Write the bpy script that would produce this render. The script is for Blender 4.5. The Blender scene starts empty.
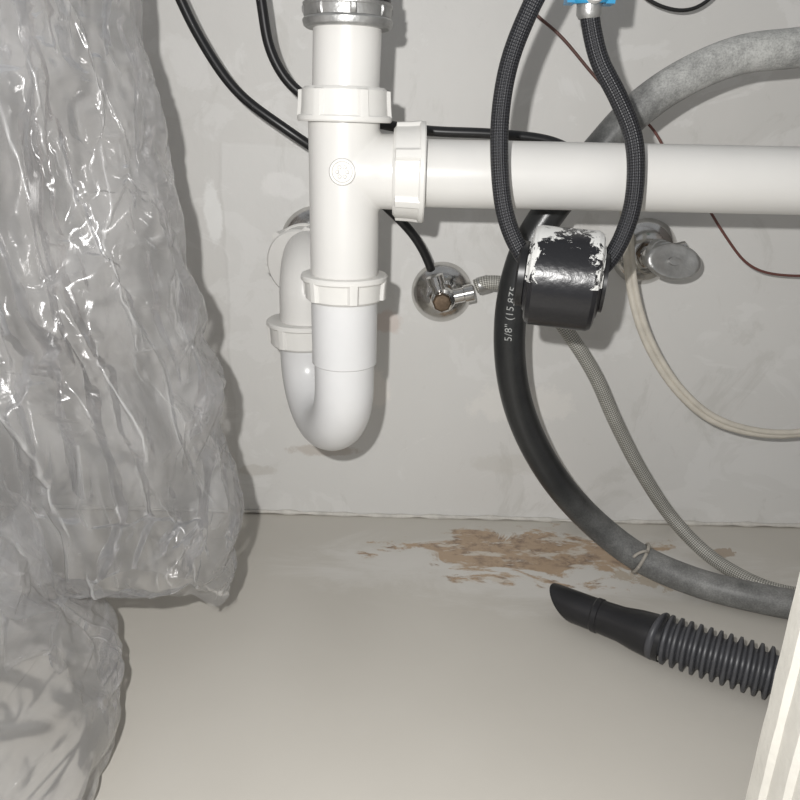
import bpy, bmesh, math, random
from mathutils import Vector, Matrix, noise
random.seed(4)
sc=bpy.context.scene
try:
    sc.view_settings.view_transform='Standard'
except Exception: pass

# ---------------------------------------------------------------- materials
def new_mat(name):
    m=bpy.data.materials.new(name); m.use_nodes=True
    nt=m.node_tree; b=nt.nodes['Principled BSDF']
    return m,nt,b
class NT:
    """small node-graph helper"""
    def __init__(s,nt): s.nt=nt
    def n(s,t,**k):
        nd=s.nt.nodes.new(t)
        for a,v in k.items():
            if a=='inp':
                for i,x in v.items(): nd.inputs[i].default_value=x
            else: setattr(nd,a,v)
        return nd
    def l(s,a,b): s.nt.links.new(a,b)
    def math(s,op,a,b=None,c=None,clamp=False):
        nd=s.n('ShaderNodeMath',operation=op,use_clamp=clamp)
        for i,x in enumerate((a,b,c)):
            if x is None: continue
            if isinstance(x,(int,float)): nd.inputs[i].default_value=x
            else: s.l(x,nd.inputs[i])
        return nd.outputs[0]
    def ramp(s,x,a,b):
        nd=s.n('ShaderNodeMapRange',interpolation_type='SMOOTHSTEP')
        s.l(x,nd.inputs[0]); nd.inputs[1].default_value=a; nd.inputs[2].default_value=b
        return nd.outputs[0]
    def noise(s,vec,scale,detail=4,rough=.55,dist=0):
        nd=s.n('ShaderNodeTexNoise',inp={'Scale':scale,'Detail':detail,'Roughness':rough,'Distortion':dist})
        if vec is not None: s.l(vec,nd.inputs['Vector'])
        return nd.outputs[0]
    def mix(s,f,a,b):
        nd=s.n('ShaderNodeMix',data_type='RGBA')
        if isinstance(f,(int,float)): nd.inputs[0].default_value=f
        else: s.l(f,nd.inputs[0])
        for i,x in ((6,a),(7,b)):
            if isinstance(x,tuple): nd.inputs[i].default_value=(*x,1)
            else: s.l(x,nd.inputs[i])
        return nd.outputs[2]
    def bump(s,h,strength,dist,b):
        nd=s.n('ShaderNodeBump',inp={'Strength':strength,'Distance':dist})
        s.l(h,nd.inputs['Height']); s.l(nd.outputs[0],b.inputs['Normal']); return nd.outputs[0]
    def objco(s): return s.n('ShaderNodeTexCoord').outputs['Object']
    def scaled(s,v,sc_):
        nd=s.n('ShaderNodeMapping'); nd.inputs['Scale'].default_value=sc_; s.l(v,nd.inputs[0]); return nd.outputs[0]

def simple(name,col,rough=.4,metal=0,var=.06,vs=60,bump=.0):
    m,nt,b=new_mat(name); g=NT(nt)
    co=g.objco(); n=g.noise(co,vs)
    dark=tuple(max(0,c*(1-var*2)) for c in col); lite=tuple(min(1,c*(1+var)) for c in col)
    g.l(g.mix(n,dark,lite),b.inputs['Base Color'])
    b.inputs['Roughness'].default_value=rough; b.inputs['Metallic'].default_value=metal
    if bump: g.bump(g.noise(co,vs*4),bump,.001,b)
    return m

M={}
M['pvc']=simple('white_pvc',(.69,.68,.655),.30,var=.03,vs=35)
M['pvc_nut']=simple('pvc_nut',(.71,.70,.67),.36,var=.03)
M['pvc_trap']=simple('trap_pvc',(.69,.69,.69),.27,var=.03)
M['chrome']=simple('chrome',(.66,.65,.63),.17,metal=1,var=.2,vs=90)
M['zinc']=simple('cast_zinc',(.48,.48,.47),.40,metal=.8,var=.2,vs=160,bump=.2)
M['brass']=simple('aged_brass',(.22,.16,.11),.35,metal=.8,var=.5,vs=220)
M['blackrub']=simple('black_rubber',(.012,.012,.013),.36,var=.3)
M['blackplastic']=simple('black_plastic',(.016,.016,.018),.33,var=.3)
M['greyhose']=simple('grey_corrugated_plastic',(.066,.067,.074),.42,var=.2,vs=90)
M['blue']=simple('blue_plastic',(.03,.26,.48),.35)
M['green']=simple('green_plastic',(.02,.16,.09),.4)
M['cream']=simple('cream_sheath',(.64,.60,.52),.5,var=.15,vs=80)
M['wirebrown']=simple('brown_wire',(.10,.045,.035),.5)
M['wireblack']=simple('black_wire',(.012,.012,.012),.4)
M['ink']=simple('print_ink',(.42,.43,.42),.7,var=.4,vs=900)
M['tie']=simple('dusty_tie',(.42,.39,.34),.6,var=.2,vs=200)

def braid(name,dark,lite,metal,rough,around=10,pitch=.004,r=.005):
    m,nt,b=new_mat(name); g=NT(nt)
    uv=g.n('ShaderNodeUVMap').outputs[0]; sp=g.n('ShaderNodeSeparateXYZ'); g.l(uv,sp.inputs[0])
    u=g.math('MULTIPLY',sp.outputs[0],around*2*math.pi); v=g.math('MULTIPLY',sp.outputs[1],2*math.pi/pitch)
    a=g.math('SINE',g.math('ADD',u,v)); c=g.math('SINE',g.math('SUBTRACT',u,v))
    p=g.math('MULTIPLY_ADD',g.math('MULTIPLY',a,c),.5,.5)
    n=g.noise(g.objco(),70)
    g.l(g.mix(g.math('MULTIPLY',g.ramp(p,.35,.8),g.math('ADD',n,.35)),dark,lite),b.inputs['Base Color'])
    b.inputs['Metallic'].default_value=metal; b.inputs['Roughness'].default_value=rough
    g.bump(p,.6,.0006,b)
    return m
M['braidsteel']=braid('braided_stainless',(.20,.195,.175),(.62,.61,.56),.2,.42,11,.0034)
M['braidblack']=braid('black_nylon_braid',(.005,.005,.007),(.042,.044,.050),0,.36,12,.0030)

# dusty rubber hose : dust amount follows length of the hose (uv.y in metres)
def dusty():
    m,nt,b=new_mat('dusty_rubber_hose'); g=NT(nt)
    uv=g.n('ShaderNodeUVMap').outputs[0]; sp=g.n('ShaderNodeSeparateXYZ'); g.l(uv,sp.inputs[0]); v=sp.outputs[1]
    top=g.math('SUBTRACT',1,g.ramp(v,.15,.25)); bot=g.ramp(v,.48,.60)
    mid=.02
    amt=g.math('ADD',g.math('ADD',g.math('MULTIPLY',top,.78),g.math('MULTIPLY',bot,.32)),mid)
    n=g.noise(g.objco(),45,6,.7); n2=g.noise(g.objco(),900,2,.6)
    k=g.math('MULTIPLY',amt,g.math('MULTIPLY_ADD',n,2.4,-.2),clamp=True)
    k=g.math('MULTIPLY',k,g.math('MULTIPLY_ADD',n2,1.2,.4),clamp=True)
    g.l(g.mix(k,(.010,.011,.012),(.50,.50,.48)),b.inputs['Base Color'])
    g.l(g.math('MULTIPLY_ADD',k,.5,.30),b.inputs['Roughness'])
    g.bump(n2,.15,.0005,b)
    return m
M['dusty']=dusty()

# wall
def wallmat():
    m,nt,b=new_mat('painted_drywall'); g=NT(nt); co=g.objco()
    sp=g.n('ShaderNodeSeparateXYZ'); g.l(co,sp.inputs[0]); x,z=sp.outputs[0],sp.outputs[2]
    n1=g.noise(co,5,5,.6); n2=g.noise(co,22,6,.65,.4)
    base=g.mix(n1,(.58,.57,.545),(.69,.68,.655))
    wob=g.math('MULTIPLY_ADD',g.noise(co,30),.010,-.005)
    px=g.ramp(g.math('ADD',x,wob),-.1435,-.1405); pz=g.math('SUBTRACT',1,g.ramp(g.math('ADD',z,wob),.312,.316))
    panel=g.math('MULTIPLY',px,pz)
    base=g.mix(g.math('MULTIPLY',panel,.42),base,(.74,.735,.715))
    sm=g.ramp(g.noise(g.scaled(co,(1,1,1.4)),13,7,.6,1.2),.55,.60)
    base=g.mix(g.math('MULTIPLY',sm,.28),base,(.79,.785,.77))
    sc1=g.ramp(g.noise(g.scaled(co,(1.2,1,.8)),14,8,.7,.8),.57,.66)
    base=g.mix(g.math('MULTIPLY',sc1,.22),base,(.42,.41,.37))
    sc2=g.ramp(g.noise(g.scaled(co,(1,1,1.0)),45,8,.75,1.5),.63,.68)
    base=g.mix(g.math('MULTIPLY',sc2,.16),base,(.45,.43,.39))
    def spot(cx,cz,rx,rz,col,base,k):
        dx=g.math('DIVIDE',g.math('SUBTRACT',x,cx),rx); dz=g.math('DIVIDE',g.math('SUBTRACT',z,cz),rz)
        d=g.math('SQRT',g.math('ADD',g.math('MULTIPLY',dx,dx),g.math('MULTIPLY',dz,dz)))
        d=g.math('ADD',d,g.math('MULTIPLY_ADD',g.noise(co,60,6,.7),1.6,-.8))
        return g.mix(g.math('MULTIPLY',g.math('SUBTRACT',1,g.ramp(d,.65,1.0)),k),base,col)
    base=spot(-.065,.063,.036,.006,(.42,.36,.30),base,.5)
    base=spot(-.012,.180,.014,.012,(.54,.40,.33),base,.4)
    base=spot(-.020,.120,.014,.018,(.82,.78,.73),base,.6)
    base=spot(-.150,.262,.008,.028,(.80,.80,.78),base,.8)
    base=spot(-.092,.285,.020,.012,(.81,.80,.78),base,.5)
    base=spot(-.125,.042,.022,.006,(.48,.45,.40),base,.4)
    base=spot(.105,.110,.050,.022,(.80,.78,.74),base,.5)
    base=spot(.10,.055,.045,.012,(.52,.50,.45),base,.3)
    g.l(base,b.inputs['Base Color']); b.inputs['Roughness'].default_value=.5
    g.bump(g.math('ADD',n2,g.math('MULTIPLY',panel,.6)),.25,.002,b)
    return m
M['wall']=wallmat()
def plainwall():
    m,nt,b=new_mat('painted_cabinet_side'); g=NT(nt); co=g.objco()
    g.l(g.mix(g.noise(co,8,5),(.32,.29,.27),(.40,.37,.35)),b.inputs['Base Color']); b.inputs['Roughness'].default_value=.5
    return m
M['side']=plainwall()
def floormat():
    m,nt,b=new_mat('painted_cabinet_floor'); g=NT(nt); co=g.objco()
    sp=g.n('ShaderNodeSeparateXYZ'); g.l(co,sp.inputs[0]); x,y=sp.outputs[0],sp.outputs[1]
    base=g.mix(g.noise(co,7,4),(.52,.495,.445),(.58,.555,.505))
    def ell(cx,cy,rx,ry,namp,ns,lo,hi,seedv=(1,1,1)):
        dx=g.math('DIVIDE',g.math('SUBTRACT',x,cx),rx); dy=g.math('DIVIDE',g.math('SUBTRACT',y,cy),ry)
        d=g.math('SQRT',g.math('ADD',g.math('MULTIPLY',dx,dx),g.math('MULTIPLY',dy,dy)))
        d=g.math('ADD',d,g.math('MULTIPLY_ADD',g.noise(g.scaled(co,seedv),ns,8,.7,.6),namp*2,-namp))
        return g.math('SUBTRACT',1,g.ramp(d,lo,hi))
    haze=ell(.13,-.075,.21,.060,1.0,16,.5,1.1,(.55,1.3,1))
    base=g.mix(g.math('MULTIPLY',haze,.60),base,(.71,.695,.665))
    fn=g.noise(co,110,6,.7); mn=g.noise(g.scaled(co,(.6,1.2,1)),45,5,.6)
    br=ell(.118,-.058,.130,.052,1.5,27,.60,.80,(.6,1.1,1))
    holes=g.ramp(g.noise(g.scaled(co,(.5,1.3,1)),60,5,.65),.38,.47)
    base=g.mix(g.math('MULTIPLY',br,.45),base,(.55,.46,.35))
    base=g.mix(g.math('MULTIPLY',g.math('MULTIPLY',br,holes),.85),base,g.mix(g.math('MULTIPLY',g.ramp(fn,.42,.64),g.ramp(mn,.40,.58)),(.42,.29,.18),(.16,.09,.05)))
    br3=ell(.275,-.048,.022,.012,1.3,60,.5,.62)
    base=g.mix(g.math('MULTIPLY',br3,.7),base,(.32,.23,.15))
    br2=ell(.200,-.090,.034,.020,1.3,50,.5,.65)
    base=g.mix(g.math('MULTIPLY',br2,.6),base,(.42,.33,.22))
    sc1=g.ramp(g.noise(g.scaled(co,(.35,1.6,1)),70,5,.7,.3),.68,.74)
    base=g.mix(g.math('MULTIPLY',sc1,.16),base,(.72,.71,.68))
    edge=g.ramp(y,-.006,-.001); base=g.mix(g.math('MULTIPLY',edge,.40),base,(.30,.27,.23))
    g.l(base,b.inputs['Base Color']); b.inputs['Roughness'].default_value=.34
    g.bump(g.math('ADD',g.noise(co,30,5),g.math('MULTIPLY',br,-.5)),.15,.002,b)
    return m
M['floor']=floormat()
M['stile']=simple('white_painted_wood',(.78,.76,.70),.4,var=.08,vs=70,bump=.3)

def bagmat():
    m,nt,b=new_mat('clear_plastic_film'); g=NT(nt); nt.nodes.remove(b)
    co=g.objco()
    h=g.noise(g.scaled(co,(1,1,.35)),70,5,.65,1.4)
    nd=g.n('ShaderNodeBump',inp={'Strength':.25,'Distance':.0020}); g.l(h,nd.inputs['Height']); nrm=nd.outputs[0]
    df=g.n('ShaderNodeBsdfDiffuse'); df.inputs[0].default_value=(.80,.80,.80,1); g.l(nrm,df.inputs['Normal'])
    tl=g.n('ShaderNodeBsdfTranslucent'); tl.inputs[0].default_value=(.66,.66,.66,1); g.l(nrm,tl.inputs['Normal'])
    tr=g.n('ShaderNodeBsdfTransparent'); tr.inputs[0].default_value=(.925,.92,.92,1)
    gl=g.n('ShaderNodeBsdfGlossy'); gl.inputs['Roughness'].default_value=.20; g.l(nrm,gl.inputs['Normal'])
    a=g.n('ShaderNodeMixShader'); a.inputs[0].default_value=.28; g.l(df.outputs[0],a.inputs[1]); g.l(tl.outputs[0],a.inputs[2])
    # haze grows where the film is seen edge-on and where it is stress-whitened along creases
    lw=g.n('ShaderNodeLayerWeight'); lw.inputs['Blend'].default_value=.35; g.l(nrm,lw.inputs['Normal'])
    pt=g.ramp(g.n('ShaderNodeNewGeometry').outputs['Pointiness'],.515,.59)
    op=g.math('ADD',g.math('MULTIPLY_ADD',lw.outputs['Facing'],.40,.07),g.math('ADD',g.math('MULTIPLY',g.ramp(g.noise(co,12,4),.35,.7),.16),g.math('MULTIPLY',pt,.50)),clamp=True)
    mx=g.n('ShaderNodeMixShader'); g.l(op,mx.inputs[0]); g.l(tr.outputs[0],mx.inputs[1]); g.l(a.outputs[0],mx.inputs[2])
    fr=g.n('ShaderNodeFresnel'); fr.inputs[0].default_value=1.48; g.l(nrm,fr.inputs['Normal'])
    mg=g.n('ShaderNodeMixShader'); g.l(fr.outputs[0],mg.inputs[0]); g.l(mx.outputs[0],mg.inputs[1]); g.l(gl.outputs[0],mg.inputs[2])
    g.l(mg.outputs[0],nt.nodes['Material Output'].inputs[0])
    return m
M['bag']=bagmat()

def weightmat(hw):
    m,nt,b=new_mat('black_weight_chipped_label'); g=NT(nt); co=g.objco()
    sp=g.n('ShaderNodeSeparateXYZ'); g.l(co,sp.inputs[0]); x,y,z=sp.outputs
    n=g.noise(co,150,8,.75,.9)
    top=g.ramp(z,-.006,.012)
    rim=g.ramp(z,.019,.0250)
    ends=g.math('POWER',g.math('MULTIPLY',g.math('ABSOLUTE',x),1/hw),1.8)
    k=g.math('ADD',g.math('ADD',g.math('MULTIPLY',ends,.56),g.math('MULTIPLY',rim,.34)),g.math('MULTIPLY_ADD',n,2.4,-1.05))
    k=g.math('MULTIPLY',g.ramp(k,.56,.59),top)
    k=g.math('GREATER_THAN',k,.30)
    g.l(g.mix(k,(.013,.013,.015),(.68,.68,.66)),b.inputs['Base Color'])
    g.l(g.math('MULTIPLY_ADD',k,.25,.30),b.inputs['Roughness'])
    g.bump(g.math('ADD',g.math('MULTIPLY',k,.6),g.noise(co,180,4)),.3,.001,b)
    return m

# ---------------------------------------------------------------- mesh tools
def finish(name,bm,mat,parent=None,sharp=38,loc=None):
    me=bpy.data.meshes.new(name)
    for f in bm.faces: f.smooth=True
    for e in bm.edges:
        if len(e.link_faces)==2:
            try: e.smooth = e.calc_face_angle()<math.radians(sharp)
            except Exception: pass
    bm.to_mesh(me); bm.free()
    ob=bpy.data.objects.new(name,me); sc.collection.objects.link(ob)
    if mat: me.materials.append(mat)
    if parent: ob.parent=parent
    if loc: ob.location=loc
    return ob
def empty(name,loc=(0,0,0)):
    e=bpy.data.objects.new(name,None); e.empty_display_size=.02; sc.collection.objects.link(e); return e
def frame_of(axis):
    a=Vector(axis).normalized()
    h=Vector((0,0,1)) if abs(a.z)<.9 else Vector((0,1,0))
    u=a.cross(h).normalized(); v=a.cross(u).normalized()
    return a,u,v
def lathe(bm,prof,org,axis,seg=64,radf=None,caps=True):
    a,u,v=frame_of(axis); org=Vector(org); rings=[]
    for (r,h) in prof:
        ring=[]
        for i in range(seg):
            t=2*math.pi*i/seg
            rr=radf(r,h,t) if radf else r
            ring.append(bm.verts.new(org+a*h+(u*math.cos(t)+v*math.sin(t))*rr))
        rings.append(ring)
    for j in range(len(rings)-1):
        for i in range(seg):
            k=(i+1)%seg
            bm.faces.new((rings[j][i],rings[j][k],rings[j+1][k],rings[j+1][i]))
    if caps:
        bm.faces.new(rings[0][::-1]); bm.faces.new(rings[-1])
    bmesh.ops.recalc_face_normals(bm,faces=bm.faces[:])
def catmull(pts,step=.003):
    P=[Vector(p) for p in pts]; P=[P[0]*2-P[1]]+P+[P[-1]*2-P[-2]]
    out=[]
    for i in range(1,len(P)-2):
        p0,p1,p2,p3=P[i-1:i+3]
        n=max(2,int((p2-p1).length/step))
        t0=0; t1=t0+max(1e-5,(p1-p0).length**.5); t2=t1+max(1e-5,(p2-p1).length**.5); t3=t2+max(1e-5,(p3-p2).length**.5)
        for k in range(n):
            t=t1+(t2-t1)*k/n
            A1=p0*((t1-t)/(t1-t0))+p1*((t-t0)/(t1-t0)); A2=p1*((t2-t)/(t2-t1))+p2*((t-t1)/(t2-t1)); A3=p2*((t3-t)/(t3-t2))+p3*((t-t2)/(t3-t2))
            B1=A1*((t2-t)/(t2-t0))+A2*((t-t0)/(t2-t0)); B2=A2*((t3-t)/(t3-t1))+A3*((t-t1)/(t3-t1))
            out.append(B1*((t2-t)/(t2-t1))+B2*((t-t1)/(t2-t1)))
    out.append(P[-2])
    for _ in range(6):
        out=[out[0]]+[(out[i-1]+out[i]*2+out[i+1])/4 for i in range(1,len(out)-1)]+[out[-1]]
    return out
def resample(path,step):
    d=[0]
    for i in range(1,len(path)): d.append(d[-1]+(path[i]-path[i-1]).length)
    n=max(2,int(d[-1]/step)); out=[]; j=0
    for k in range(n+1):
        s=d[-1]*k/n
        while j<len(d)-2 and d[j+1]<s: j+=1
        f=(s-d[j])/max(1e-9,d[j+1]-d[j]); out.append((path[j].lerp(path[j+1],min(1,f)),s))
    return out
def tube(name,pts,r,mat,parent=None,seg=20,step=.003,rf=None,smooth=True):
    path=catmull(pts,step) if smooth else [Vector(p) for p in pts]
    rs=resample(path,step)
    bm=bmesh.new(); uvl=bm.loops.layers.uv.new('UVMap')
    T=[]
    for i in range(len(rs)):
        a=rs[max(0,i-1)][0]; b=rs[min(len(rs)-1,i+1)][0]; T.append((b-a).normalized())
    a,u,v=frame_of(T[0]); rings=[]
    for i,(p,s) in enumerate(rs):
        t=T[i]; u=(u-t*u.dot(t)).normalized(); w=t.cross(u)
        rr=rf(s,rs[-1][1]) if rf else r
        rings.append([bm.verts.new(p+(u*math.cos(2*math.pi*k/seg)+w*math.sin(2*math.pi*k/seg))*rr) for k in range(seg)])
    for i in range(len(rings)-1):
        for k in range(seg):
            k2=(k+1)%seg
            f=bm.faces.new((rings[i][k],rings[i][k2],rings[i+1][k2],rings[i+1][k]))
            for lp,(uu,vv) in zip(f.loops,((k/seg,rs[i][1]),((k+1)/seg,rs[i][1]),((k+1)/seg,rs[i+1][1]),(k/seg,rs[i+1][1]))):
                lp[uvl].uv=(uu,vv)
    bm.faces.new(rings[0][::-1]); bm.faces.new(rings[-1])
    return finish(name,bm,mat,parent,sharp=50)
def mm(*t): return [(a/1000,b/1000,c/1000) for a,b,c in t]
def box(bm,x0,x1,y0,y1,z0,z1,mat3=None):
    vs=[bm.verts.new((x,y,z)) for x in (x0,x1) for y in (y0,y1) for z in (z0,z1)]
    for q in ((0,1,3,2),(4,6,7,5),(0,4,5,1),(2,3,7,6),(0,2,6,4),(1,5,7,3)): bm.faces.new([vs[i] for i in q])
    if mat3: bmesh.ops.transform(bm,matrix=mat3,verts=vs)
    return vs
def boxobj(name,a,mat,bev=0,parent=None):
    bm=bmesh.new(); box(bm,*a); bmesh.ops.recalc_face_normals(bm,faces=bm.faces[:])
    if bev: bmesh.ops.bevel(bm,geom=bm.edges[:],offset=bev,segments=3,affect='EDGES')
    return finish(name,bm,mat,parent)

# ---------------------------------------------------------------- plastic bag (cloth-wrinkled film)
def interp(tab,z):
    if z<=tab[0][0]: return tab[0][1]
    for (z0,v0),(z1,v1) in zip(tab,tab[1:]):
        if z<=z1:
            f=(z-z0)/(z1-z0); f=f*f*(3-2*f); return v0+(v1-v0)*f
    return tab[-1][1]
def shell(name,nu,nv,z0,z1,right,left,cy,depf,seed,lowf,pin_n,fr,bend,smin,smax,zj):
    R=random.Random(seed); vs=[];fs=[]
    for j in range(nv+1):
        fz=j/nv; z=z0+(z1-z0)*fz
        xr=interp(right,z); cx=(xr+left)/2; hx=(xr-left)/2; dy=interp(depf,z)
        for i in range(nu):
            t=2*math.pi*i/nu; ct,st=math.cos(t),math.sin(t)
            ex=abs(ct)**.75*math.copysign(1,ct); ey=abs(st)**.9*math.copysign(1,st)
            x=cx+hx*ex; side=0 if st<0 else 5
            f=(x-left)/(xr-left+1e-6)      # hanging folds fan out downwards
            n=noise.noise(Vector((f*6+seed,z*1.3+side,seed)))
            n2=noise.noise(Vector((f*13+z*7+seed,z*2.0+side,seed+3)))
            n3=noise.noise(Vector((f*26-z*5+seed,z*3.0+side,seed+6)))
            h=(.5-abs(n))*.044+(.4-abs(n2))*.020+(.4-abs(n3))*.006
            edz=noise.noise(Vector((x*22,seed,1)))*zj*max(0,1-fz*5)+noise.noise(Vector((x*60,seed,4)))*zj*.4*max(0,1-fz*7)
            er=noise.noise(Vector((z*14,seed,8)))*.006*abs(ct)**4+noise.noise(Vector((z*40,seed,3)))*.003*abs(ct)**4
            vs.append((x+er,interp(cy,z)+dy*ey+h*min(1,abs(st)*2)*math.copysign(1,st)*min(1,dy/.02),z+edz))
    for j in range(nv):
        for i in range(nu):
            k=(i+1)%nu; fs.append((j*nu+i,j*nu+k,(j+1)*nu+k,(j+1)*nu+i))
    me=bpy.data.meshes.new(name); me.from_pydata(vs,[],fs); ob=bpy.data.objects.new(name,me); sc.collection.objects.link(ob)
    pin=ob.vertex_groups.new(name='pin'); shr=ob.vertex_groups.new(name='shr')
    pins=set(range(nu*nv,nu*(nv+1)))|set(range(0,nu,5))
    for _ in range(pin_n): pins.add(R.randrange(nu*nv))
    for i in range(0,nv,3): pins.add(i*nu)
    pin.add(list(pins),1.0,'REPLACE')
    for j in range(nv+1):
        shr.add(list(range(j*nu,(j+1)*nu)),max(0,min(1,lowf(vs[j*nu][2]))),'REPLACE')
    c=ob.modifiers.new('c','CLOTH'); s=c.settings
    s.quality=4; s.mass=.05; s.tension_stiffness=12; s.compression_stiffness=12; s.shear_stiffness=6; s.bending_stiffness=bend
    s.tension_damping=5;s.compression_damping=5;s.shear_damping=5;s.bending_damping=.5; s.air_damping=2
    s.vertex_group_mass='pin'; s.vertex_group_shrink='shr'; s.shrink_min=smin; s.shrink_max=smax
    s.effector_weights.gravity=.15
    c.collision_settings.use_collision=False; c.collision_settings.use_self_collision=False
    c.point_cache.frame_start=1; c.point_cache.frame_end=fr
    return ob
right=[(.045,-.110),(.055,-.102),(.085,-.100),(.118,-.097),(.150,-.103),(.182,-.100),(.223,-.112),(.292,-.124),(.349,-.131),(.384,-.142),(.48,-.155)]
A=shell('a',330,190,.056,.45,right,-.36,[(0,-.20),(.25,-.20),(.5,-.17)],[(.050,.004),(.10,.026),(.20,.042),(.5,.048)],3,lambda z:(.32-z)/.20,50,24,.06,-.05,-.25,.020)
right2=[(-.01,-.160),(.015,-.150),(.045,-.142),(.065,-.150),(.085,-.170),(.10,-.188),(.14,-.21)]
B=shell('b',240,80,.004,.13,right2,-.37,[(0,-.33),(.06,-.32),(.14,-.25)],[(0,.105),(.05,.110),(.09,.070),(.13,.030)],7,lambda z:.8,40,24,.05,-.07,-.22,.001)
for f in range(1,25): sc.frame_set(f)
dg=bpy.context.evaluated_depsgraph_get()
meshes=[bpy.data.meshes.new_from_object(o.evaluated_get(dg)) for o in (A,B)]
bm=bmesh.new()
for m_ in meshes: bm.from_mesh(m_)
for f in bm.faces: f.smooth=True
me=bpy.data.meshes.new('plastic_bag'); bm.to_mesh(me); bm.free(); me.materials.clear(); me.materials.append(M['bag'])
for o in (A,B): bpy.data.objects.remove(o)
sc.frame_set(1)
bag=bpy.data.objects.new('plastic_bag',me); sc.collection.objects.link(bag)
for v in me.vertices:
    if v.co.z<.0006: v.co.z=.0006
md=bag.modifiers.new('s','SUBSURF'); md.levels=1; md.render_levels=1

# ---------------------------------------------------------------- shell
boxobj('wall_back',(-.42,.50,0,.015,-.015,.62),M['wall'])
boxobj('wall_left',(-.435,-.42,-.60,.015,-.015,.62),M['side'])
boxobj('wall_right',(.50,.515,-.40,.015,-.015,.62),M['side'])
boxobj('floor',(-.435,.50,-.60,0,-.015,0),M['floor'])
random.seed(2)
pts=[(-.42+i*.02,-.0012,.0008+random.random()*.0012) for i in range(47)]
tube('trim_caulk_bead',pts,.0022,simple('old_caulk',(.66,.64,.59),.6,var=.2,vs=120),None,8,.004,rf=lambda s,L:.0018+.0009*math.sin(s*190)*math.sin(s*53))

# ---------------------------------------------------------------- PVC drain
D=empty('sink_drain_p_trap')
VX,VY=-.0355,-.150
def nut(name,org,axis,r,h,lug,n,mat,parent,ph=0,flange=True):
    bm=bmesh.new()
    wid=math.radians(8)
    def rf(rr,hh,t):
        q=((t+ph)%(2*math.pi/n))-math.pi/n
        k=max(0,min(1,(wid-abs(q))/math.radians(3)))
        inner=1 if .12*h<hh<.90*h else 0
        return rr+lug*k*inner
    e=.0014
    prof=[(r*.80,0),(r-e*1.2,0),(r-.0004,e*.5),(r,e),(r,h*.115),(r,h*.14),(r-.0006,h*.45),(r-.0009,h*.86),(r-.0009,h*.895),(r-.0012,h-e),(r-e*1.8,h-.0002),(r*.80,h)]
    lathe(bm,prof,org,axis,216,rf)
    if flange:
        lathe(bm,[(r*.8,-.0002),(r+.0012,-.0002),(r+.0018,.0006),(r+.0018,.0026),(r+.0010,.0034),(r*.8,.0034)],org,axis,96)
    return finish(name,bm,mat,parent,sharp=30)
bm=bmesh.new()
lathe(bm,[(.0195,0),(.0202,.0008),(.0202,.094),(.0195,.095)],(VX,VY,.245),(0,0,1),96)
lathe(bm,[(.0200,0),(.0200,.016),(.0208,.022),(.0212,.040)],(VX,VY,.3055),(1,0,0),96)
tee=finish('tee_body',bm,M['pvc'],D)
rm=tee.modifiers.new('fuse','REMESH'); rm.mode='VOXEL'; rm.voxel_size=.0008; rm.use_smooth_shade=True
sm=tee.modifiers.new('soft','SMOOTH'); sm.factor=.5; sm.iterations=10
bm=bmesh.new()
fo=Vector((VX+.0005,VY-.0185,.3060))
lathe(bm,[(.0074,0),(.0074,.0018),(.0068,.0026),(.0058,.0026),(.0053,.0015),(.0001,.0015)],fo,(0,-1,0.0),48)
for k in range(6):
    t=k*math.pi/3
    lathe(bm,[(.0011,0),(.0011,.0022),(.0007,.0027)],fo+Vector((math.cos(t)*.0028,0,math.sin(t)*.0028)),(0,-1,0),14)
finish('moulded_mark',bm,M['pvc_nut'],D)
bm=bmesh.new(); lathe(bm,[(.0186,0),(.0186,.050)],(VX+.0005,VY,.336),(.03,0,1),96); finish('tailpiece',bm,M['pvc'],D)
nut('upper_slip_nut',(VX+.0003,VY,.3320),(0,0,1),.0247,.0180,.0020,6,M['pvc_nut'],D,ph=.55)
bm=bmesh.new()
lathe(bm,[(.0190,0),(.0225,0),(.0238,.0010),(.0244,.003),(.0244,.0040),(.0236,.0050)],(VX+.002,VY,.3790),(0,0,1),96)
def knurl(r,h,t): return r+(.0010 if (.0010<h<.0056 and math.sin(t*8)>.86) else 0)
lathe(bm,[(.020,0),(.0226,0),(.0234,.0008),(.0236,.0035),(.0236,.0055),(.0240,.0060),(.0242,.0074),(.0228,.0082)],(VX+.002,VY,.3835),(0,0,1),208,knurl)
finish('metal_locknut',bm,M['zinc'],D,sharp=30)
bm=bmesh.new()
lathe(bm,[(.018,0),(.0226,0),(.0232,.001),(.0232,.0045),(.023,.0055),(.0215,.0056),(.0215,.040)],(VX+.002,VY,.3912),(0,0,1),96)
finish('rubber_washer',bm,M['blackrub'],D)
nut('branch_slip_nut',(.0105,VY,.3055),(-1,0,0),.0262,.0180,.0020,6,M['pvc_nut'],D,ph=.1)
bm=bmesh.new(); lathe(bm,[(.0188,0),(.0188,.46)],(-.008,VY,.3050),(1,0,.006),96); finish('waste_arm',bm,M['pvc'],D)
nut('lower_slip_nut',(VX,VY,.2460),(0,0,-1),.0243,.0155,.0020,6,M['pvc_nut'],D,ph=.3)
BX,BY=-.068,-.082
bm=bmesh.new(); lathe(bm,[(.0190,0),(.0200,.0008),(.0202,.044),(.0202,.0465),(.0196,.0475),(.0188,.0476)],(VX,VY,.1900),(0,0,1),96)
finish('trap_socket',bm,M['pvc_trap'],D)
a=Vector((VX,VY,0)); b_=Vector((BX,BY,0)); R=(b_-a).length/2; c=(a+b_)/2; dr=(a-b_).normalized(); zc=.1755
pts=[Vector((VX,VY,.215)),Vector((VX,VY,.190))]
for k in range(33):
    t=math.pi*k/32; p=c+dr*R*math.cos(t); p.z=zc-R*math.sin(t); pts.append(p)
pts+=[Vector((BX,BY,.185)),Vector((BX,BY,.195))]
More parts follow.
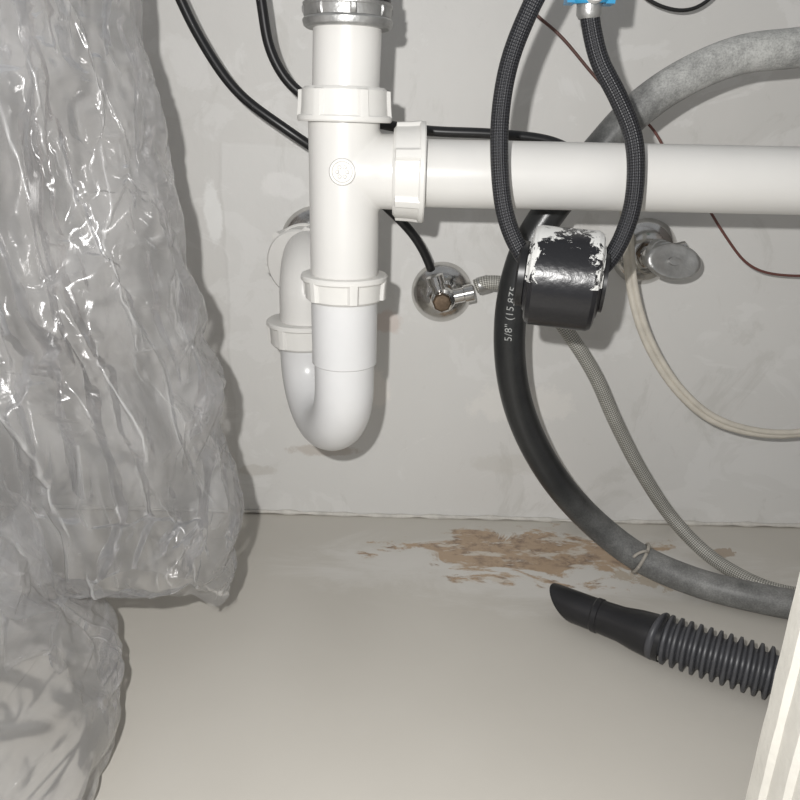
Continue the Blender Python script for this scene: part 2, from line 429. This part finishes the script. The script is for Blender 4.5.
tube('u_bend',pts,.0187,M['pvc_trap'],D,64,.002,smooth=False)
EZ=.241
pts=[Vector((BX,BY,.185)),Vector((BX,BY,EZ-.026))]
for k in range(1,17):
    t=math.pi/2*k/16; pts.append(Vector((BX,BY+.026-.026*math.cos(t),EZ-.026+.026*math.sin(t))))
pts.append(Vector((BX,-.0,EZ)))
tube('trap_arm_elbow',pts,.0182,M['pvc'],D,64,.002,smooth=False)
nut('riser_slip_nut',(BX-.0015,BY,.2000),(0,0,-1),.0245,.0180,.0020,6,M['pvc_nut'],D,ph=.5)
nut('trap_arm_nut',(BX-.004,-.040,EZ-.006),(-.30,-1,0),.0255,.0180,.0028,6,M['pvc_nut'],D,ph=.3)
bm=bmesh.new(); lathe(bm,[(.019,0),(.030,0),(.029,.003),(.024,.007),(.019,.009)],(BX,-.0003,EZ),(0,-1,0),80); finish('wall_escutcheon',bm,M['chrome'],D)

# ---------------------------------------------------------------- dishwasher hose
DH=empty('rubber_drain_hose')
hp=mm((330,-100,392),(270,-100,388),(236,-100,381),(200,-100,376),(166,-100,361),(141,-100,342),(121,-100,318),(100,-100,290),(83,-100,261),(75,-100,229),(75,-98,187),(87,-92,139),(114,-87,89),(150,-85,48),(188,-98,23),(229,-114,12.5),(260,-128,12),(293,-139,12),(330,-147,12),(370,-150,12))
tube('hose_body',hp,.0113,M['dusty'],DH,40,.003,rf=lambda s,L:.0118-.0009*min(1,s/.25))
hpath=resample(catmull(hp,.003),.001)
tc=bpy.data.curves.new('txt','FONT'); tc.body='5/8" (15.875'; tc.size=.0070; tc.space_character=1.05; tc.resolution_u=3
to=bpy.data.objects.new('txt',tc); sc.collection.objects.link(to)
bpy.context.view_layer.update()
dg=bpy.context.evaluated_depsgraph_get(); tm=bpy.data.meshes.new_from_object(to.evaluated_get(dg))
bpy.data.objects.remove(to)
bm=bmesh.new(); bm.from_mesh(tm)
bmesh.ops.triangulate(bm,faces=bm.faces[:])
for _ in range(2):
    bmesh.ops.subdivide_edges(bm,edges=[e for e in bm.edges if e.calc_length()>.0009],cuts=1,use_grid_fill=True)
    bmesh.ops.triangulate(bm,faces=bm.faces[:])
i0=min(range(len(hpath)),key=lambda i:(hpath[i][0]-Vector((.074,-.099,.197))).length); s0=hpath[i0][1]
def at(s):
    i=max(3,min(len(hpath)-5,int(s/hpath[-1][1]*(len(hpath)-1))))
    p,q=hpath[i],hpath[i+1]; f=(s-p[1])/(q[1]-p[1])
    T=((hpath[i+3][0]-hpath[i-3][0])*(1-f)+(hpath[i+4][0]-hpath[i-2][0])*f).normalized()
    return p[0].lerp(q[0],f),T
cam_side=Vector((-.22,-1,.25)).normalized()
for v in bm.verts:
    p,T=at(s0-v.co.x); f=(cam_side-T*cam_side.dot(T)).normalized(); l=T.cross(f)
    if l.x>0: l=-l
    rr=.01095+.0009; an=(v.co.y-.0024)/rr
    v.co=p+(f*math.cos(an)+l*math.sin(an))*rr
finish('printed_size_text',bm,M['ink'],DH)
p,T=at(min(hpath,key=lambda q:(q[0]-Vector((.188,-.098,.023))).length)[1])
a_,u_,v_=frame_of(T)
tp=[p+(u_*math.cos(t)+v_*math.sin(t))*.0122 for t in [2*math.pi*k/24 for k in range(25)]]
tube('tie_loop',tp,.0013,M['tie'],DH,8,.001)
tube('tie_tail',[p+Vector((.002,-.008,.010)),p+Vector((-.001,-.011,.013)),p+Vector((-.006,-.012,.012)),p+Vector((-.010,-.012,.008))],.0011,M['tie'],DH,8,.001)

# ---------------------------------------------------------------- faucet hose + weight
FH=empty('faucet_spray_hose')
fp=mm((76,-185,430),(67,-185,403),(59,-185,386),(51,-185,363),(48,-185,338),(49.5,-186,310),(54,-187,287),(62,-188,270),(74,-189,257),(89,-189,252.5),(104,-188,256),(114,-187,267),(121,-186,287),(122,-185,307),(118,-185,328),(107,-185,348),(96,-185,364),(90,-185,380),(88,-185,388))
tube('braided_sleeve',fp,.0048,M['braidblack'],FH,24,.002)
bm=bmesh.new(); lathe(bm,[(.0050,-.002),(.0062,0),(.0062,.007),(.0055,.009)],(.0885,-.185,.3845),(-.05,0,1),32); finish('hose_ferrule',bm,M['zinc'],FH)
bm=bmesh.new(); lathe(bm,[(.006,0),(.0088,0),(.0095,.001),(.0095,.0055),(.0085,.0065),(.006,.0065)],(.088,-.185,.3895),(-.05,-.1,1),48); lathe(bm,[(.0070,.0065),(.0070,.030)],(.088,-.185,.3895),(-.05,-.1,1),32)
for sx in (-1,1): box(bm,.088+sx*.0095-.0022,.088+sx*.0095+.0022,-.190,-.180,.3890,.404)
bmesh.ops.recalc_face_normals(bm,faces=bm.faces[:]); finish('quick_connect_clip',bm,M['blue'],FH)
bm=bmesh.new(); lathe(bm,[(.004,0),(.0055,0),(.0055,.004),(.0045,.0045)],(.0885,-.1925,.3935),(0,-1,.2),24); finish('connector_button',bm,M['pvc'],FH)

WC=Vector((.0880,-.189,.2540)); hw=.0200
wo=empty('hose_counterweight')
bm=bmesh.new(); R=.0272
prof=[(.0075,-hw+.003),(.0095,-hw),(.0195,-hw),(.0205,-hw+.0012),(.0240,-hw+.0012),(R-.0012,-hw+.0022),(R,-hw+.0045),(R,hw-.0045),(R-.0012,hw-.0022),(.0240,hw-.0012),(.0205,hw-.0012),(.0195,hw),(.0095,hw),(.0075,hw-.003)]
lathe(bm,prof,(0,0,0),(1,0,0),96)
wb=finish('weight_body',bm,weightmat(hw),wo,sharp=25)
wb.location=WC; wb.rotation_euler=(0,math.radians(3),math.radians(-12))
bm=bmesh.new(); lathe(bm,[(.0090,0),(.0170,0),(.0180,.0012),(.0180,.0045),(.0165,.006),(.0090,.006)],(-.0252,0,0),(1,0,0),64); lathe(bm,[(.0090,0),(.0150,0),(.0160,.0012),(.0160,.003),(.0090,.003)],(.0195,0,0),(1,0,0),64)
wc=finish('weight_collars',bm,M['blackrub'],wo); wc.location=WC; wc.rotation_euler=wb.rotation_euler

# ---------------------------------------------------------------- thin tubes, wires
ta=empty('black_supply_tube')
tube('tube_run',mm((-170,-72,440),(-150,-72,413),(-137,-70,385),(-113,-70,350),(-78,-70,325),(-46,-62,304),(-14,-52,277),(6,-44,257),(17,-36,239),(21,-32,229)),.0033,M['blackrub'],ta,16)
tb=empty('black_supply_tube')
tube('tube_run',mm((-96,-80,440),(-94,-80,413),(-92,-80,399),(-88,-80,374),(-76,-80,354),(-56,-80,342),(-14,-80,331),(15,-80,328),(61,-80,327),(100,-80,322),(128,-80,304),(138,-80,286)),.0033,M['blackrub'],tb,16)
cc=empty('electrical_cable')
cp=mm((150,-50,300),(157,-50,272),(160,-50,257),(168,-50,221),(184,-50,183),(213,-50,144),(244,-50,120),(277,-50,110),(309,-50,109),(338,-52,118),(390,-55,140))
tube('conductor_1',cp,.0027,M['cream'],cc,14)
tube('conductor_2',[(x+.0028,y-.001,z+.0028) for x,y,z in cp],.0024,M['cream'],cc,14)
for nm,pp,r,mt in (
 ('thin_brown_wire',mm((60,-30,440),(81,-30,408),(103,-30,392),(126,-30,370),(145,-30,352),(160,-30,330),(166,-30,310),(168,-30,300)),.0011,M['wirebrown']),
 ('thin_black_wire',mm((135,-30,440),(155,-30,418),(173,-30,410),(190,-30,409),(205,-30,419),(215,-30,440)),.0013,M['wireblack']),
 ('thin_red_wire',mm((165,-28,342),(177,-28,332),(196,-28,306),(215,-28,290),(238,-28,262),(259,-28,240),(274,-28,233),(310,-28,231),(350,-28,236)),.0010,simple('red_wire',(.14,.055,.045),.5))):
    e=empty(nm); tube('wire_run',pp,r,mt,e,8)
gz=empty('green_hose_clip')
bm=bmesh.new(); box(bm,.212,.245,-.160,-.140,.3935,.404); bmesh.ops.recalc_face_normals(bm,faces=bm.faces[:]); bmesh.ops.bevel(bm,geom=bm.edges[:],offset=.003,segments=3,affect='EDGES'); lathe(bm,[(.010,0),(.010,.03)],(.230,-.150,.400),(0,0,1),32)
finish('clip_body',bm,M['green'],gz)

# ---------------------------------------------------------------- valves
def valve(name,cx,cz,r,lever):
    e=empty(name)
    bm=bmesh.new(); lathe(bm,[(.009,.0125),(.0120,.0120),(.0150,.0105),(r*.80,.0075),(r*.92,.0042),(r-.0003,.0012),(r,.0005),(r-.0005,0)],(cx,-.0004,cz),(0,-1,0),80)
    finish('escutcheon',bm,M['chrome'],e,sharp=60)
    bm=bmesh.new(); lathe(bm,[(.0080,0),(.0080,.012),(.0090,.0125),(.0095,.014),(.0095,.024),(.0085,.026),(.006,.0265),(.006,.029),(.0040,.0295),(.0036,.031)],(cx,-.006,cz),(0,-1,0),40)
    finish('valve_body',bm,M['chrome'],e,sharp=40)
    bm=bmesh.new(); lathe(bm,[(.0098,0),(.0105,.0008),(.0105,.0060),(.0098,.0068)],(cx,-.014,cz),(0,-1,0),6)
    finish('hex_nut',bm,M['brass'],e,sharp=20)
    bm=bmesh.new()
    lathe(bm,[(.0058,0),(.0058,.012),(.0070,.0125),(.0070,.0195),(.0060,.0200)],(cx+.004,-.026,cz+.001),(1,0,.25),28)
    if not lever: lathe(bm,[(.0055,0),(.0055,.010),(.0066,.0105),(.0066,.017),(.0050,.0175)],(cx-.002,-.028,cz+.002),(-.35,0,1),28)
    finish('compression_outlets',bm,M['chrome'],e,sharp=40)
    return e
V1=valve('shutoff_valve',.0315,.2055,.0245,False)
bm=bmesh.new(); lathe(bm,[(.002,-.001),(.0062,0),(.0072,.001),(.0072,.0050),(.0060,.006),(.002,.0062)],(.0300,-.035,.2055),(0,-1,0),8)
finish('stem_knob',bm,M['brass'],V1,sharp=30)
V2=valve('shutoff_valve',.190,.242,.026,True)
bm=bmesh.new(); lathe(bm,[(.002,0),(.0135,0),(.0152,.0010),(.0162,.003),(.0162,.0045),(.0150,.0064),(.0130,.0066),(.0095,.0052),(.004,.0052),(.0036,.0072),(.001,.0075)],(0,0,0),(0,0,1),64)
bmesh.ops.scale(bm,vec=(1.30,.80,1),verts=bm.verts[:])
h=finish('oval_handle',bm,M['zinc'],V2,sharp=50); h.location=(.194,-.052,.2425); h.rotation_euler=(math.radians(74),math.radians(6),math.radians(6))
bm=bmesh.new(); lathe(bm,[(.007,0),(.0085,.001),(.0085,.009),(.0075,.010),(.0085,.011),(.0085,.018),(.0065,.020)],(.190,-.030,.248),(.05,-1,0),40); finish('ribbed_bonnet',bm,M['zinc'],V2,sharp=40)

bh=empty('braided_supply_hose')
tube('braided_sleeve',mm((56,-27,216),(62,-28,219),(80,-30,219),(106,-34,208),(129,-40,183),(152,-40,151),(172,-40,114),(198,-41,71),(229,-47,30),(255,-70,9),(282,-106,6),(310,-118,6),(345,-122,6),(380,-122,6)),.0056,M['braidsteel'],bh,24,.002)
bm=bmesh.new(); lathe(bm,[(.0056,0),(.0063,.0005),(.0063,.009),(.0056,.0095)],(.0575,-.027,.2165),(1,0,.32),28); finish('crimp_ferrule',bm,M['zinc'],bh)

# ---------------------------------------------------------------- corrugated drain hose on the floor
ch=empty('corrugated_drain_hose')
ax0=Vector((.119,-.142,.0125)); ax1=Vector((.176,-.183,.0145))
d=(ax1-ax0).normalized(); Lc=(ax1-ax0).length
bm=bmesh.new()
a,u,v=frame_of(d); org=ax0; seg=48
def ring(r,h,slant):
    o=[]
    for i in range(seg):
        t=2*math.pi*i/seg; w=u*math.cos(t)+v*math.sin(t)
        o.append(bm.verts.new(org+a*(h-slant*w.z)+w*r))
    return o
rs_=[ring(.0096,.02,0),ring(.0096,.0030,.0105),ring(.0100,.0023,.0105),ring(.0112,.0025,.0105),ring(.0114,.0034,.0105),ring(.0114,.0255,0)]
rs_+=[ring(r,h,0) for r,h in [(.0121,.0265),(.0121,.0300),(.0114,.0305),(.0120,.045),(.0140,Lc-.014),(.0150,Lc-.004),(.0150,Lc+.004)]]
for j in range(len(rs_)-1):
    for i in range(seg):
        k=(i+1)%seg; bm.faces.new((rs_[j][i],rs_[j][k],rs_[j+1][k],rs_[j+1][i]))
bmesh.ops.recalc_face_normals(bm,faces=bm.faces[:])
finish('slant_cut_cuff',bm,M['blackplastic'],ch,sharp=30)
pit=.0061
def cr(s,L):
    q=(s%pit)/pit
    return .0142+.0023*max(-1,min(1,1.7*math.sin(2*math.pi*q)))
tube('corrugated_body',mm((175,-182,16),(177,-184,16),(206,-202,16.5),(237,-219,16.5),(264,-234,16.5),(300,-252,16.5),(340,-268,16.5)),.015,M['greyhose'],ch,40,.00052,rf=cr)

# ---------------------------------------------------------------- foreground stile
bm=bmesh.new()
pf=[(.168,-.330),(.1675,-.340),(.1700,-.342),(.1692,-.345),(.1690,-.354),(.1715,-.356),(.1705,-.359),(.1703,-.367),(.1730,-.369),(.1725,-.373),(.1735,-.382),(.178,-.386),(.24,-.386),(.24,-.330)]
nz=60; rows=[]
for j in range(nz+1):
    z=.0+.60*j/nz
    rows.append([bm.verts.new((x+.0004*noise.noise(Vector((i*3.1,z*60,0))),y,z)) for i,(x,y) in enumerate(pf)])
for j in range(nz):
    for i in range(len(pf)):
        k=(i+1)%len(pf); bm.faces.new((rows[j][i],rows[j][k],rows[j+1][k],rows[j+1][i]))
bm.faces.new(rows[0][::-1]); bm.faces.new(rows[-1]); bmesh.ops.recalc_face_normals(bm,faces=bm.faces[:])
finish('cabinet_stile',bm,M['stile'],None,sharp=25)

# ---------------------------------------------------------------- light, world, camera
ld=bpy.data.lights.new('phone_flash','POINT'); ld.energy=8.0; ld.shadow_soft_size=.004; ld.color=(1,.985,.965)
lo=bpy.data.objects.new('phone_flash',ld); lo.location=(-.032,-.600,.362); sc.collection.objects.link(lo)
w=bpy.data.worlds.new('world'); sc.world=w; w.use_nodes=True
w.node_tree.nodes['Background'].inputs[0].default_value=(.95,.97,1,1); w.node_tree.nodes['Background'].inputs[1].default_value=.36

cd=bpy.data.cameras.new('camera'); cd.sensor_width=36; cd.lens=33.75; cd.clip_start=.01
co=bpy.data.objects.new('camera',cd); sc.collection.objects.link(co); sc.camera=co
p=math.radians(20); r=math.radians(1.5)
F=Vector((0,math.cos(p),-math.sin(p))); U=Vector((0,math.sin(p),math.cos(p))); Rr=Vector((1,0,0))
R2=Rr*math.cos(r)+U*math.sin(r); U2=-Rr*math.sin(r)+U*math.cos(r)
co.matrix_world=Matrix(((R2.x,U2.x,-F.x,0),(R2.y,U2.y,-F.y,-.6),(R2.z,U2.z,-F.z,.33),(0,0,0,1)))
